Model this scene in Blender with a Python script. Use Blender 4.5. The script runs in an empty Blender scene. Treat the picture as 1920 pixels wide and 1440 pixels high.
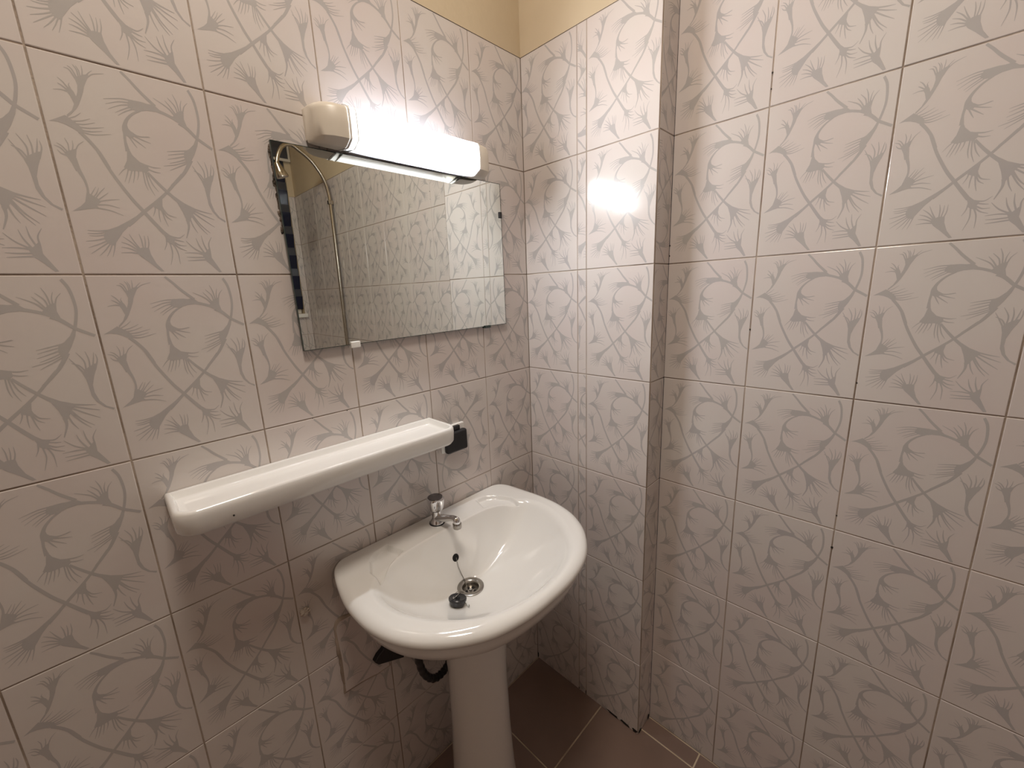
import bpy, bmesh, math, random
import numpy as np
from mathutils import Vector, Matrix, noise
from mathutils.geometry import tessellate_polygon

sc = bpy.context.scene
COL = sc.collection
random.seed(7)

# ------------------------------------------------------------------ camera
CAM_C = Vector((-0.9976, -0.8925, 1.4157))
RIGHT = Vector((0.7080, -0.7049, -0.0435))
DOWN = Vector((-0.1826, -0.1232, -0.9754))
FWD = Vector((0.6822, 0.6985, -0.2160))
cam_data = bpy.data.cameras.new('camera')
cam = bpy.data.objects.new('camera', cam_data)
COL.objects.link(cam)
cam_data.sensor_fit = 'HORIZONTAL'
cam_data.sensor_width = 36.0
cam_data.lens = 761.112 / 1920 * 36
cam_data.shift_x = (960 - 943.38) / 1920
cam_data.shift_y = -(720 - 717.67) / 1920
cam_data.clip_start = 0.01
m = Matrix((RIGHT, -DOWN, -FWD)).transposed().to_4x4()
m.translation = CAM_C
cam.matrix_world = m
sc.camera = cam

# ------------------------------------------------------------------ world, light, exposure
world = bpy.data.worlds.new('night')
world.use_nodes = True
world.node_tree.nodes['Background'].inputs[0].default_value = (0.01, 0.013, 0.03, 1)
world.node_tree.nodes['Background'].inputs[1].default_value = 0.3
sc.world = world
TUBE_STRENGTH = 300.0
ld = bpy.data.lights.new('added_ceiling_fill', 'AREA')  # unseen fill light, added overhead to bring up the room's brightness
ld.shape = 'DISK'; ld.size = 0.36; ld.energy = 12.0; ld.color = (1.0, 0.89, 0.77)
lo = bpy.data.objects.new('added_ceiling_fill', ld)
lo.location = (-0.84, -0.64, 2.76)
COL.objects.link(lo)
sc.view_settings.view_transform = 'Standard'
sc.view_settings.look = 'None'
sc.view_settings.exposure = 0.26
sc.view_settings.gamma = 1.0
sc.view_settings.use_curve_mapping = False
sc.cycles.max_bounces = 12
sc.cycles.diffuse_bounces = 6
sc.cycles.glossy_bounces = 6
sc.cycles.transmission_bounces = 8
sc.cycles.transparent_max_bounces = 12
sc.cycles.use_denoising = True
sc.cycles.caustics_reflective = False
sc.cycles.caustics_refractive = False
sc.cycles.sample_clamp_indirect = 4.0

# ------------------------------------------------------------------ materials
def srgb(r, g, b):
    f = lambda c: c / 12.92 if c <= 0.04045 else ((c + 0.055) / 1.055) ** 2.4
    return (f(r / 255), f(g / 255), f(b / 255), 1)

def mat(name, color, rough=0.5, metal=0.0, color2=None, scale=6.0, bump=0.0, bscale=40.0, coat=0.0, spec=0.5):
    mt = bpy.data.materials.new(name)
    mt.use_nodes = True
    nt = mt.node_tree
    b = nt.nodes['Principled BSDF']
    b.inputs['Base Color'].default_value = color
    b.inputs['Roughness'].default_value = rough
    b.inputs['Metallic'].default_value = metal
    b.inputs['Specular IOR Level'].default_value = spec
    if coat: b.inputs['Coat Weight'].default_value = coat; b.inputs['Coat Roughness'].default_value = 0.05
    tc = nt.nodes.new('ShaderNodeTexCoord')
    if color2 is not None:
        n = nt.nodes.new('ShaderNodeTexNoise'); n.inputs['Scale'].default_value = scale; n.inputs['Detail'].default_value = 3
        r = nt.nodes.new('ShaderNodeValToRGB')
        r.color_ramp.elements[0].position = 0.38; r.color_ramp.elements[0].color = color
        r.color_ramp.elements[1].position = 0.64; r.color_ramp.elements[1].color = color2
        nt.links.new(tc.outputs['Object'], n.inputs['Vector'])
        nt.links.new(n.outputs['Fac'], r.inputs['Fac'])
        nt.links.new(r.outputs['Color'], b.inputs['Base Color'])
    if bump:
        n2 = nt.nodes.new('ShaderNodeTexNoise'); n2.inputs['Scale'].default_value = bscale; n2.inputs['Detail'].default_value = 2
        bp = nt.nodes.new('ShaderNodeBump'); bp.inputs['Strength'].default_value = bump; bp.inputs['Distance'].default_value = 0.01
        nt.links.new(tc.outputs['Object'], n2.inputs['Vector'])
        nt.links.new(n2.outputs['Fac'], bp.inputs['Height'])
        nt.links.new(bp.outputs['Normal'], b.inputs['Normal'])
    return mt

M_TILE = mat('wall_tile_glaze', (0.650, 0.608, 0.582, 1), 0.14, color2=(0.645, 0.582, 0.562, 1), scale=5.0, bump=0.035, bscale=22)
M_MOTIF = mat('tile_print_grey', (0.465, 0.442, 0.43, 1), 0.17, color2=(0.455, 0.43, 0.43, 1), scale=7.0, bump=0.035, bscale=22)
M_GROUT = mat('grout', (0.46, 0.385, 0.32, 1), 0.85, color2=(0.26, 0.20, 0.155, 1), scale=9, bump=0.2, bscale=200)
M_PLASTER = mat('cream_paint', (0.62, 0.52, 0.37, 1), 0.6, color2=(0.575, 0.475, 0.335, 1), scale=4, bump=0.12, bscale=35)
M_CEIL = mat('ceiling_paint', (0.80, 0.68, 0.48, 1), 0.7)
M_FLOOR = mat('floor_tile_brown', (0.25, 0.175, 0.145, 1), 0.42, color2=(0.21, 0.145, 0.12, 1), scale=3.5, bump=0.05, bscale=60)
M_FGROUT = mat('floor_grout', (0.66, 0.56, 0.42, 1), 0.85, color2=(0.50, 0.41, 0.30, 1), scale=12)
M_MOULD = mat('mould_speck', (0.012, 0.01, 0.008, 1), 0.8)
M_CHIP = mat('broken_mortar', (0.20, 0.155, 0.12, 1), 0.9, color2=(0.035, 0.027, 0.02, 1), scale=70, bump=0.5, bscale=150)
M_CERAMIC = mat('white_ceramic', (0.80, 0.795, 0.78, 1), 0.08, color2=(0.785, 0.78, 0.76, 1), scale=3, coat=0.4)
M_CHROME = mat('chrome', (0.72, 0.72, 0.73, 1), 0.07, 1.0)
M_STEEL = mat('brushed_steel', (0.36, 0.34, 0.31, 1), 0.25, 1.0)
M_OLDCHROME = mat('dull_chrome', (0.50, 0.45, 0.38, 1), 0.22, 1.0)
M_BLACK = mat('black_plastic', (0.012, 0.012, 0.014, 1), 0.35)
M_RUBBER = mat('black_rubber', (0.015, 0.015, 0.017, 1), 0.3)
M_HOLE = mat('dark_cavity', (0.006, 0.005, 0.005, 1), 0.9)
M_SILVER = mat('mirror_silver', (0.80, 0.83, 0.79, 1), 0.0, 1.0)
M_GLASSEDGE = mat('mirror_edge', (0.03, 0.045, 0.04, 1), 0.2)
M_LAMPCASE = mat('ivory_plastic', (0.69, 0.635, 0.55, 1), 0.36)
M_WHITEPL = mat('white_plastic', (0.80, 0.79, 0.76, 1), 0.35)
M_NAVY = mat('navy_glass', (0.010, 0.013, 0.035, 1), 0.08)
M_GREYPANE = mat('grey_louvre_overlap', (0.055, 0.058, 0.072, 1), 0.2)
M_FRAME = mat('window_frame_paint', (0.62, 0.58, 0.52, 1), 0.5)
M_BRACKET = mat('painted_bracket', (0.22, 0.21, 0.18, 1), 0.5)
M_FILLER = mat('pale_filler', (0.52, 0.45, 0.39, 1), 0.8, bump=0.3, bscale=120)

def emission(name, col, s):
    mt = bpy.data.materials.new(name); mt.use_nodes = True
    nt = mt.node_tree; nt.nodes.clear()
    o = nt.nodes.new('ShaderNodeOutputMaterial'); e = nt.nodes.new('ShaderNodeEmission')
    e.inputs[0].default_value = col; e.inputs[1].default_value = s
    nt.links.new(e.outputs[0], o.inputs[0])
    return mt
M_TUBE = emission('lit_tube', (0.95, 0.97, 1.0, 1), TUBE_STRENGTH)

def diffuser_mat():
    mt = bpy.data.materials.new('frosted_diffuser'); mt.use_nodes = True
    nt = mt.node_tree; nt.nodes.clear()
    o = nt.nodes.new('ShaderNodeOutputMaterial')
    t = nt.nodes.new('ShaderNodeBsdfTransparent'); t.inputs[0].default_value = (0.97, 0.97, 0.97, 1)
    l = nt.nodes.new('ShaderNodeBsdfTranslucent'); l.inputs[0].default_value = (0.9, 0.9, 0.9, 1)
    g = nt.nodes.new('ShaderNodeBsdfGlossy'); g.inputs[1].default_value = 0.15
    a = nt.nodes.new('ShaderNodeMixShader'); a.inputs[0].default_value = 0.30
    b = nt.nodes.new('ShaderNodeMixShader'); b.inputs[0].default_value = 0.04
    nt.links.new(t.outputs[0], a.inputs[1]); nt.links.new(l.outputs[0], a.inputs[2])
    nt.links.new(a.outputs[0], b.inputs[1]); nt.links.new(g.outputs[0], b.inputs[2])
    nt.links.new(b.outputs[0], o.inputs[0])
    return mt
M_DIFF = diffuser_mat()
def shield_mat():
    mt = bpy.data.materials.new('light_shield_white'); mt.use_nodes = True
    nt = mt.node_tree; nt.nodes.clear()
    o = nt.nodes.new('ShaderNodeOutputMaterial')
    t = nt.nodes.new('ShaderNodeBsdfTransparent'); t.inputs[0].default_value = (0.93, 0.95, 1.0, 1)
    d = nt.nodes.new('ShaderNodeBsdfDiffuse'); d.inputs[0].default_value = (0.8, 0.79, 0.77, 1)
    a = nt.nodes.new('ShaderNodeMixShader'); a.inputs[0].default_value = 0.70
    nt.links.new(t.outputs[0], a.inputs[1]); nt.links.new(d.outputs[0], a.inputs[2]); nt.links.new(a.outputs[0], o.inputs[0])
    return mt
M_SHIELD = shield_mat()  # half-clear stuff of the added shield, lets part of the tube light through

# ------------------------------------------------------------------ helpers
class MB:
    """collects geometry for ONE mesh object"""
    def __init__(s): s.v = []; s.f = []; s.m = []
    def add(s, vs, fs, mi=0):
        b = len(s.v); s.v += [tuple(p) for p in vs]
        for f in fs: s.f.append(tuple(b + i for i in f)); s.m.append(mi)
    def box(s, a, b, mi=0):
        (x0, y0, z0), (x1, y1, z1) = a, b
        vs = [(x, y, z) for z in (z0, z1) for y in (y0, y1) for x in (x0, x1)]
        s.add(vs, [(0, 2, 3, 1), (4, 5, 7, 6), (0, 1, 5, 4), (2, 6, 7, 3), (0, 4, 6, 2), (1, 3, 7, 5)], mi)
    def rings(s, rs, mi=0, cap0=True, cap1=True, closed=True):
        n = len(rs[0]); b = len(s.v)
        for r in rs: s.v += [tuple(p) for p in r]
        for i in range(len(rs) - 1):
            for j in range(n if closed else n - 1):
                k = (j + 1) % n
                s.f.append((b + i * n + j, b + i * n + k, b + (i + 1) * n + k, b + (i + 1) * n + j)); s.m.append(mi)
        if cap0: s.f.append(tuple(b + j for j in reversed(range(n)))); s.m.append(mi)
        if cap1: s.f.append(tuple(b + (len(rs) - 1) * n + j for j in range(n))); s.m.append(mi)
    def lathe(s, prof, c=(0, 0, 0), axis='z', n=32, mi=0, rot=None):
        rs = []
        for r, h in prof:
            ring = []
            for j in range(n):
                a = 2 * math.pi * j / n
                p = Vector((r * math.cos(a), r * math.sin(a), h))
                if rot is not None: p = rot @ p
                ring.append(Vector(c) + p)
            rs.append(ring)
        s.rings(rs, mi)
    def tube(s, pts, r, n=12, mi=0, radii=None):
        pts = [Vector(p) for p in pts]; rs = []; up = None
        for i, p in enumerate(pts):
            t = (pts[min(i + 1, len(pts) - 1)] - pts[max(i - 1, 0)]).normalized()
            if up is None: up = t.orthogonal().normalized()
            up = (up - t * up.dot(t)).normalized(); w = t.cross(up)
            rr = radii[i] if radii else r
            rs.append([p + (up * math.cos(2 * math.pi * j / n) + w * math.sin(2 * math.pi * j / n)) * rr for j in range(n)])
        s.rings(rs, mi)
    def ball(s, c, r, n=8, k=5, mi=0):
        s.lathe([(max(r * math.sin(math.pi * i / k), r * 0.05), -r * math.cos(math.pi * i / k)) for i in range(k + 1)], c, n=n, mi=mi)
    def build(s, name, mats, parent=None, smooth=False, sharp=40, bevel=0, seg=2, subsurf=0, loc=None, fix=True):
        me = bpy.data.meshes.new(name); me.from_pydata(s.v, [], s.f)
        for mt in (mats if isinstance(mats, (list, tuple)) else [mats]): me.materials.append(mt)
        me.polygons.foreach_set('material_index', s.m)
        if fix:
            bm = bmesh.new(); bm.from_mesh(me); bmesh.ops.recalc_face_normals(bm, faces=bm.faces); bm.to_mesh(me); bm.free()
        me.update()
        ob = bpy.data.objects.new(name, me); COL.objects.link(ob)
        if smooth:
            me.polygons.foreach_set('use_smooth', [True] * len(me.polygons))
            try: me.set_sharp_from_angle(angle=math.radians(sharp))
            except Exception: pass
        if bevel:
            md = ob.modifiers.new('bevel', 'BEVEL'); md.width = bevel; md.segments = seg; md.limit_method = 'ANGLE'; md.angle_limit = math.radians(35)
            md.harden_normals = False
            me.polygons.foreach_set('use_smooth', [True] * len(me.polygons))
            wn = ob.modifiers.new('wn', 'WEIGHTED_NORMAL'); wn.keep_sharp = True
        if subsurf:
            md = ob.modifiers.new('ss', 'SUBSURF'); md.levels = subsurf; md.render_levels = subsurf
        if parent is not None:
            ob.parent = parent; ob.matrix_parent_inverse = Matrix.Translation(-parent.location)
        return ob

def thing(name, label, cat, loc, group=None):
    o = bpy.data.objects.new(name, None); COL.objects.link(o); o.location = loc
    o.empty_display_size = 0.05; o['label'] = label; o['category'] = cat
    if group: o['group'] = group
    return o
def tag(o, label, cat): o['label'] = label; o['category'] = cat; return o
def struct(o, label, cat): o['kind'] = 'structure'; o['label'] = label; o['category'] = cat; return o

def catmull(pts, per=8, closed=False):
    P = [Vector(p) for p in pts]; n = len(P); out = []
    for i in range(n if closed else n - 1):
        a = P[(i - 1) % n] if closed or i > 0 else P[0]
        b = P[i]; c = P[(i + 1) % n]
        d = P[(i + 2) % n] if closed or i + 2 < n else P[-1]
        for k in range(per):
            t = k / per
            out.append(0.5 * ((2 * b) + (c - a) * t + (2 * a - 5 * b + 4 * c - d) * t * t + (3 * b - a - 3 * c + d) * t ** 3))
    if not closed: out.append(P[-1])
    return out

# ------------------------------------------------------------------ the printed tile: thistle sprays traced in one tile
ORG = {'A': (40, 80), 'B': (220, 110), 'C': (90, 280), 'D': (240, 280)}
def homog(src, dst):
    A = []; b = []
    for (x, y), (u, v) in zip(src, dst):
        A.append([x, y, 1, 0, 0, 0, -u * x, -u * y]); b.append(u)
        A.append([0, 0, 0, x, y, 1, -v * x, -v * y]); b.append(v)
    h = np.linalg.solve(np.array(A, float), np.array(b, float))
    return np.append(h, 1).reshape(3, 3)
HM = homog([(44.5, 84.5), (382.5, 171), (440.5, 515), (151, 514)], [(0, 0), (1, 0), (1, 1), (0, 1)])
MOTIF = []            # triangles in unit tile coordinates (u right, v down)
def to_uv(c, p):
    x = ORG[c][0] + p[0] / 6; y = ORG[c][1] + p[1] / 6
    q = HM @ np.array([x, y, 1]); return (q[0] / q[2], q[1] / q[2])
def add_poly(c, pts):
    vs = [Vector((p[0], p[1], 0)) for p in pts]
    for t in tessellate_polygon([vs]): MOTIF.append([to_uv(c, vs[i]) for i in t])
def add_strip(c, pts, ws):
    P = catmull([(p[0], p[1], 0) for p in pts], 6) if len(pts) > 2 else [Vector((*p, 0)) for p in pts]
    n = len(P); L = []; R = []
    for i, p in enumerate(P):
        t = (P[min(i + 1, n - 1)] - P[max(i - 1, 0)]).normalized(); q = Vector((-t.y, t.x, 0))
        f = i / (n - 1) * (len(ws) - 1); k = min(int(f), len(ws) - 2); w = ws[k] + (ws[k + 1] - ws[k]) * (f - k)
        L.append(p + q * w / 2); R.append(p - q * w / 2)
    for i in range(n - 1):
        a, b, d, e = [to_uv(c, x) for x in (L[i], R[i], R[i + 1], L[i + 1])]
        MOTIF.append([a, b, d]); MOTIF.append([a, d, e])
def fan(c, body, bristles):
    if body: add_poly(c, body)
    for br in bristles:
        # root each bristle a little inside the body so the roots merge
        a = Vector((*br[0], 0)); b = Vector((*br[1], 0)); r = a + (a - b) * 0.35
        add_strip(c, [(r.x, r.y)] + list(br), [17, 17, 13, 4])
fan('A', [(500,815),(560,765),(585,700),(600,640),(625,560),(625,480),(600,420),(570,375),(600,385),(640,385),(690,365),(750,365),(745,400),(730,430),(700,500),(690,560),(670,620),(640,700),(610,750),(560,800),(510,840)],
    [[(590,390),(530,305),(470,280)],[(610,385),(560,300),(510,262)],[(635,380),(615,310),(570,250)],[(655,375),(640,320),(605,265)],[(680,370),(680,320),(668,260)],[(720,375),(755,345),(790,322)],[(735,400),(800,362),(925,358)]])
fan('A', [(590,700),(560,640),(540,600),(500,545),(510,500),(545,510),(585,560),(612,612),(640,600),(625,690)],
    [[(515,510),(455,440),(395,390)],[(505,530),(440,480),(400,455)],[(520,555),(440,530),(350,525)],[(540,510),(525,480),(535,455)]])
fan('A', [(300,878),(400,845),(480,815),(530,850),(600,900),(650,940),(690,990),(650,1020),(560,960),(470,915),(390,888)],
    [[(520,855),(600,830),(660,792)],[(575,885),(670,882),(765,860)],[(605,915),(700,922),(820,905)],[(640,950),(750,965),(920,960)],[(660,985),(780,1005),(900,1000)],[(665,1003),(800,1040),(1000,1035)]])
add_strip('A', [(640,1000),(720,1075),(800,1160),(880,1260),(980,1420)], [36,36,36,34])
add_strip('C', [(535,0),(680,230),(780,370),(930,560),(1060,700),(1180,830),(1290,945)], [34,34,36,40])
fan('B', [(410,530),(330,515),(270,495),(200,480),(130,470),(110,500),(110,540),(160,580),(230,600),(330,592),(430,607),(520,642),(620,692),(700,745),(740,740),(640,670),(560,628),(470,585)],
    [[(130,475),(20,455),(-165,455)],[(120,500),(0,490),(-140,512)],[(115,525),(20,530),(-110,568)],[(130,552),(40,582),(-30,612)],[(160,575),(70,605),(0,645)]])
add_strip('B', [(260,590),(170,625),(100,690),(72,770),(72,850),(80,940),(105,1040)], [22,30,42,56,34,30,50])
add_strip('B', [(30,150),(130,250),(250,380),(420,545)], [24,28,32])
add_strip('B', [(690,730),(750,770),(820,835),(890,905),(980,970),(1065,1030)], [46,34,30,26])
fan('B', [(610,670),(650,625),(690,600),(742,600),(745,690),(775,765),(710,750),(650,710)],
    [[(640,650),(560,560),(400,450)],[(650,635),(590,550),(530,480)],[(672,620),(640,540),(560,450)],[(692,610),(660,500),(615,410)],[(712,605),(705,540),(715,480)],[(735,605),(748,550),(785,510)]])
add_strip('B', [(790,365),(850,470),(890,600),(910,720),(905,830),(890,920)], [26,28,28,30,34])
fan('B', [(880,900),(905,920),(895,990),(860,1090),(810,1185),(765,1175),(740,1110),(745,1050),(800,1025),(850,975)],
    [[(750,1045),(660,1047),(550,1050)],[(745,1075),(660,1080),(560,1090)],[(750,1105),(660,1122),(555,1137)],[(760,1140),(670,1165),(580,1182)],[(770,1165),(650,1198),(510,1212)],[(790,1180),(680,1222),(580,1262)]])
add_strip('B', [(820,1150),(750,1280),(680,1360),(600,1440)], [50,38,38])
add_strip('D', [(600,290),(510,390),(430,480),(320,580),(180,690),(60,790),(-20,850)], [38,36,36,42,44,56])
fan('B', [(60,740),(100,745),(115,790),(150,830),(205,865),(165,895),(120,890),(80,860),(55,820)],
    [[(150,835),(230,880),(350,884)],[(180,865),(260,885),(360,892)],[(165,868),(270,920),(370,960)],[(145,885),(230,950),(312,1012)],[(125,885),(170,950),(215,1010)]])
fan('B', [(85,960),(112,1010),(160,1090),(240,1165),(330,1205),(350,1260),(310,1290),(260,1272),(130,1262),(90,1240),(60,1225),(95,1150),(98,1050)],
    [[(95,1225),(45,1262),(0,1315)],[(110,1250),(90,1330),(70,1390)],[(150,1262),(130,1340),(110,1405)],[(182,1265),(178,1330),(165,1400)],[(225,1265),(225,1315),(210,1370)],[(315,1205),(400,1230),(480,1235)],[(320,1240),(400,1275),(475,1290)],
     [(275,1265),(300,1400),(335,1485)],[(300,1275),(345,1430),(410,1545)],[(315,1275),(380,1410),(450,1500)]])
add_strip('C', [(1110,265),(1220,380),(1330,485),(1440,580)], [24,30,34])
fan('D', [(430,470),(520,540),(620,610),(760,680),(720,725),(695,780),(670,835),(642,805),(600,710),(540,605),(470,525)],
    [[(750,682),(840,710),(930,732)],[(740,700),(850,752),(960,797)],[(725,718),(840,800),(962,880)],[(710,738),(800,850),(910,945)],[(702,752),(790,870),(880,962)],[(682,785),(720,870),(770,945)]])
add_strip('D', [(650,790),(668,880),(640,1000)], [36,24,10])
fan('D', [(290,600),(370,550),(372,640),(400,700),(360,695),(310,670),(275,655)],
    [[(290,650),(285,700),(265,755)],[(330,680),(335,750),(350,822)],[(365,690),(400,790),(437,870)],[(390,690),(440,740),(530,770)],[(378,698),(420,760),(482,802)]])
fan('D', [(345,895),(400,925),(450,965),(520,990),(500,1040),(520,1080),(460,1065),(415,1035),(398,985)],
    [[(480,985),(560,997),(618,958)],[(500,1012),(560,1030),(612,1040)],[(510,1050),(570,1080),(642,1086)],[(495,1060),(560,1110),(642,1142)],[(412,1015),(412,1070),(390,1132)],[(450,1050),(480,1170),(460,1300)],[(485,1060),(540,1160),(567,1290)]])
fan('C', [(1060,700),(900,795),(760,868),(640,905),(600,960),(615,1010),(650,1055),(720,1080),(760,1022),(820,932),(900,855),(1010,765)],
    [[(645,910),(540,915),(420,906)],[(625,930),(530,944),(420,940)],[(610,960),(530,970),(440,965)],[(610,1000),(510,1020),(400,1030)],[(620,1035),(530,1070),(430,1102)],[(640,1055),(550,1112),(460,1170)],[(668,1070),(620,1132),(558,1192)],[(695,1078),(672,1140),(640,1202)],[(732,1060),(722,1130),(705,1207)]])
fan('C', [(960,1140),(1030,1103),(1112,1105),(1135,1180),(1195,1280),(1285,1370),(1250,1372),(1120,1272),(1020,1202)],
    [[(972,1165),(900,1158),(800,1160)],[(965,1140),(880,1110),(800,1096)],[(980,1125),(890,1072),(800,1040)],[(992,1115),(910,1040),(820,980)],[(1005,1110),(950,1040),(888,950)],[(1050,1110),(1030,1020),(1000,950)],[(1072,1105),(1072,1040),(1060,970)],[(1105,1110),(1112,1050),(1100,970)]])
fan('D', [(800,1150),(850,1160),(890,1115),(912,1150),(922,1220),(972,1290),(1035,1380),(1005,1384),(920,1302),(860,1255),(830,1210)],
    [[(825,1170),(720,1110),(632,1030)],[(835,1160),(780,1080),(745,1000)],[(870,1140),(830,1060),(805,970)],[(900,1130),(890,1060),(920,990)],[(840,1182),(740,1165),(620,1165)],[(842,1215),(740,1215),(640,1210)],[(850,1242),(750,1247),(650,1252)]])
fan('D', [(820,370),(870,325),(925,300),(952,300),(945,350),(922,430),(908,520),(920,600),(962,700),(1020,770),(1090,810),(1080,828),(1000,775),(935,705),(895,630),(870,520),(850,440)],
    [[(842,385),(780,290),(712,190)],[(855,370),(800,290),(730,245)],[(855,350),(840,250),(770,140)],[(890,330),(880,240),(850,150)],[(915,320),(922,250),(925,180)],[(940,340),(955,265),(940,200)]])
fan('A', [(470,1230),(540,1210),(610,1190),(602,1290),(612,1360),(645,1440),(600,1445),(550,1350),(490,1270)],
    [[(485,1245),(430,1185),(350,1150)],[(500,1222),(440,1160),(380,1125)],[(522,1215),(510,1140),(470,1070)],[(560,1210),(567,1160),(560,1100)],[(600,1205),(630,1150),(690,1112)],[(485,1265),(430,1240),(388,1200)]])
add_strip('C', [(275,110),(330,230),(390,335),(425,430),(432,510)], [70,44,30,26,34])
fan('C', [(255,690),(350,635),(398,590),(415,480),(455,500),(540,550),(580,590),(530,630),(560,660),(440,668),(340,682)],
    [[(460,520),(490,470),(520,420)],[(490,540),(530,490),(552,430)],[(520,545),(570,482),(622,430)],[(550,565),(600,530),(660,490)],[(560,585),(670,570),(790,565)],[(540,622),(660,627),(790,662)],[(520,655),(680,687),(830,745)]])
def union(tris):
    from mathutils.geometry import delaunay_2d_cdt
    vs = [Vector(p) for t in tris for p in t]
    fs = [[3 * i, 3 * i + 1, 3 * i + 2] if (vs[3 * i + 1] - vs[3 * i]).cross(vs[3 * i + 2] - vs[3 * i]) > 0 else [3 * i, 3 * i + 2, 3 * i + 1] for i in range(len(tris))]
    v, e, f, ov, oe, of = delaunay_2d_cdt(vs, [], fs, 0, 1e-5)
    out = []
    for k, t in enumerate(f):
        if len(of[k]) == 0: continue
        for j in range(1, len(t) - 1):
            tri = [tuple(v[t[0]]), tuple(v[t[j]]), tuple(v[t[j + 1]])]
            if abs((v[t[j]] - v[t[0]]).cross(v[t[j + 1]] - v[t[0]])) > 1e-8: out.append(tri)
    return out
MOTIF = np.array(union(MOTIF))          # (n,3,2), no overlaps
print('motif triangles', len(MOTIF))

def clip_poly(poly, x0, x1, y0, y1):
    for ax, lim, sgn in ((0, x0, 1), (0, x1, -1), (1, y0, 1), (1, y1, -1)):
        out = []
        for i in range(len(poly)):
            a, b = poly[i - 1], poly[i]
            da = sgn * (a[ax] - lim); db = sgn * (b[ax] - lim)
            if (da >= 0) != (db >= 0):
                t = da / (da - db); out.append((a[0] + (b[0] - a[0]) * t, a[1] + (b[1] - a[1]) * t))
            if db >= 0: out.append(b)
        poly = out
        if len(poly) < 3: return []
    return poly

GAP = 0.0011; DEEP = 0.0014; BEV = 0.0011
def tile_surface(mb, O, U, V, N, cells, motif=True, rise=0.0, tilt=0.0012, gap=GAP):
    """tiles proud of a grout bed, each with its print; cells: (u0,u1,v0,v1, tile_left, tile_top, rotated)"""
    O, U, V, N = Vector(O), Vector(U), Vector(V), Vector(N)
    for (u0, u1, v0, v1, tl, tt, rot) in cells:
        a0, a1, b0, b1 = u0 + gap, u1 - gap, v0 + gap, v1 - gap
        if a1 - a0 < 0.006 or b1 - b0 < 0.006: continue
        ta = random.uniform(-tilt, tilt); tb = random.uniform(-tilt, tilt); off = random.uniform(-0.0002, 0.0002)
        uc, vc = (a0 + a1) / 2, (b0 + b1) / 2
        P = lambda u, v, d: O + U * u + V * v + N * (d + rise + off + ta * (u - uc) + tb * (v - vc))
        e = BEV
        ring = lambda s, d: [P(a0 + s, b0 + s, d), P(a1 - s, b0 + s, d), P(a1 - s, b1 - s, d), P(a0 + s, b1 - s, d)]
        mb.rings([ring(0, -DEEP - rise - 0.0005), ring(0, -e), ring(e * 0.35, -e * 0.3), ring(e, 0)], 1, cap0=False, cap1=True)
        if not motif: continue
        T = MOTIF.copy()
        if rot: T = 1 - T
        T[:, :, 0] = tl + T[:, :, 0] * 0.2
        T[:, :, 1] = tt - T[:, :, 1] * 0.3
        c0, c1, d0, d1 = a0 + e, a1 - e, b0 + e, b1 - e
        full = abs((u1 - u0) - 0.2) < 0.004 and abs((v1 - v0) - 0.3) < 0.004
        Un, Vn, Nn, On = map(np.array, (U, V, N, O))
        if full:
            T[:, :, 0] = np.clip(T[:, :, 0], c0, c1); T[:, :, 1] = np.clip(T[:, :, 1], d0, d1)
            q = T.reshape(-1, 2)
            dd = rise + off + 0.00012 + ta * (q[:, 0] - uc) + tb * (q[:, 1] - vc)
            w = On + q[:, :1] * Un + q[:, 1:] * Vn + dd[:, None] * Nn
            b = len(mb.v); mb.v += [tuple(x) for x in w]
            mb.f += [(b + 3 * i, b + 3 * i + 1, b + 3 * i + 2) for i in range(len(T))]; mb.m += [2] * len(T)
        else:
            for t in T:
                if t[:, 0].max() < c0 or t[:, 0].min() > c1 or t[:, 1].max() < d0 or t[:, 1].min() > d1: continue
                pl = clip_poly([tuple(x) for x in t], c0, c1, d0, d1)
                if pl: mb.add([P(x[0], x[1], 0.00012) for x in pl], [tuple(range(len(pl)))], 2)

def quad(mb, O, U, V, u0, u1, v0, v1, mi, d=0, N=(0, 0, 0)):
    O, U, V, N = Vector(O), Vector(U), Vector(V), Vector(N)
    mb.add([O + U * u + V * v + N * d for u, v in ((u0, v0), (u1, v0), (u1, v1), (u0, v1))], [(0, 1, 2, 3)], mi)

# ------------------------------------------------------------------ room shell
ZR = [2.0698, 1.7698, 1.4698, 1.1698, 0.8698, 0.5698, 0.2698, 0.0]
ROWS = [(ZR[i + 1], ZR[i]) for i in range(7)]
X_LEFT, Y_FRONT, Z_CEIL = -1.95, -2.13, 2.80
PW = 0.4224            # width of the pilaster along y
XR = 0.080             # right wall plane
WM = [M_GROUT, M_TILE, M_MOTIF, M_PLASTER, M_MOULD, M_CHIP]
Zax = (0, 0, 1)

def blob(mb, O, U, V, N, u, v, ru, rv, mi, d=0.0006, n=9, jag=0.35):
    O, U, V, N = Vector(O), Vector(U), Vector(V), Vector(N)
    pts = []
    for j in range(n):
        a = 2 * math.pi * j / n; k = 1 + random.uniform(-jag, jag)
        pts.append(O + U * (u + ru * k * math.cos(a)) + V * (v + rv * k * math.sin(a)) + N * d)
    mb.add([O + U * u + V * v + N * (d * 2.2)] + pts, [(0, 1 + j, 1 + (j + 1) % n) for j in range(n)], mi)

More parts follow.
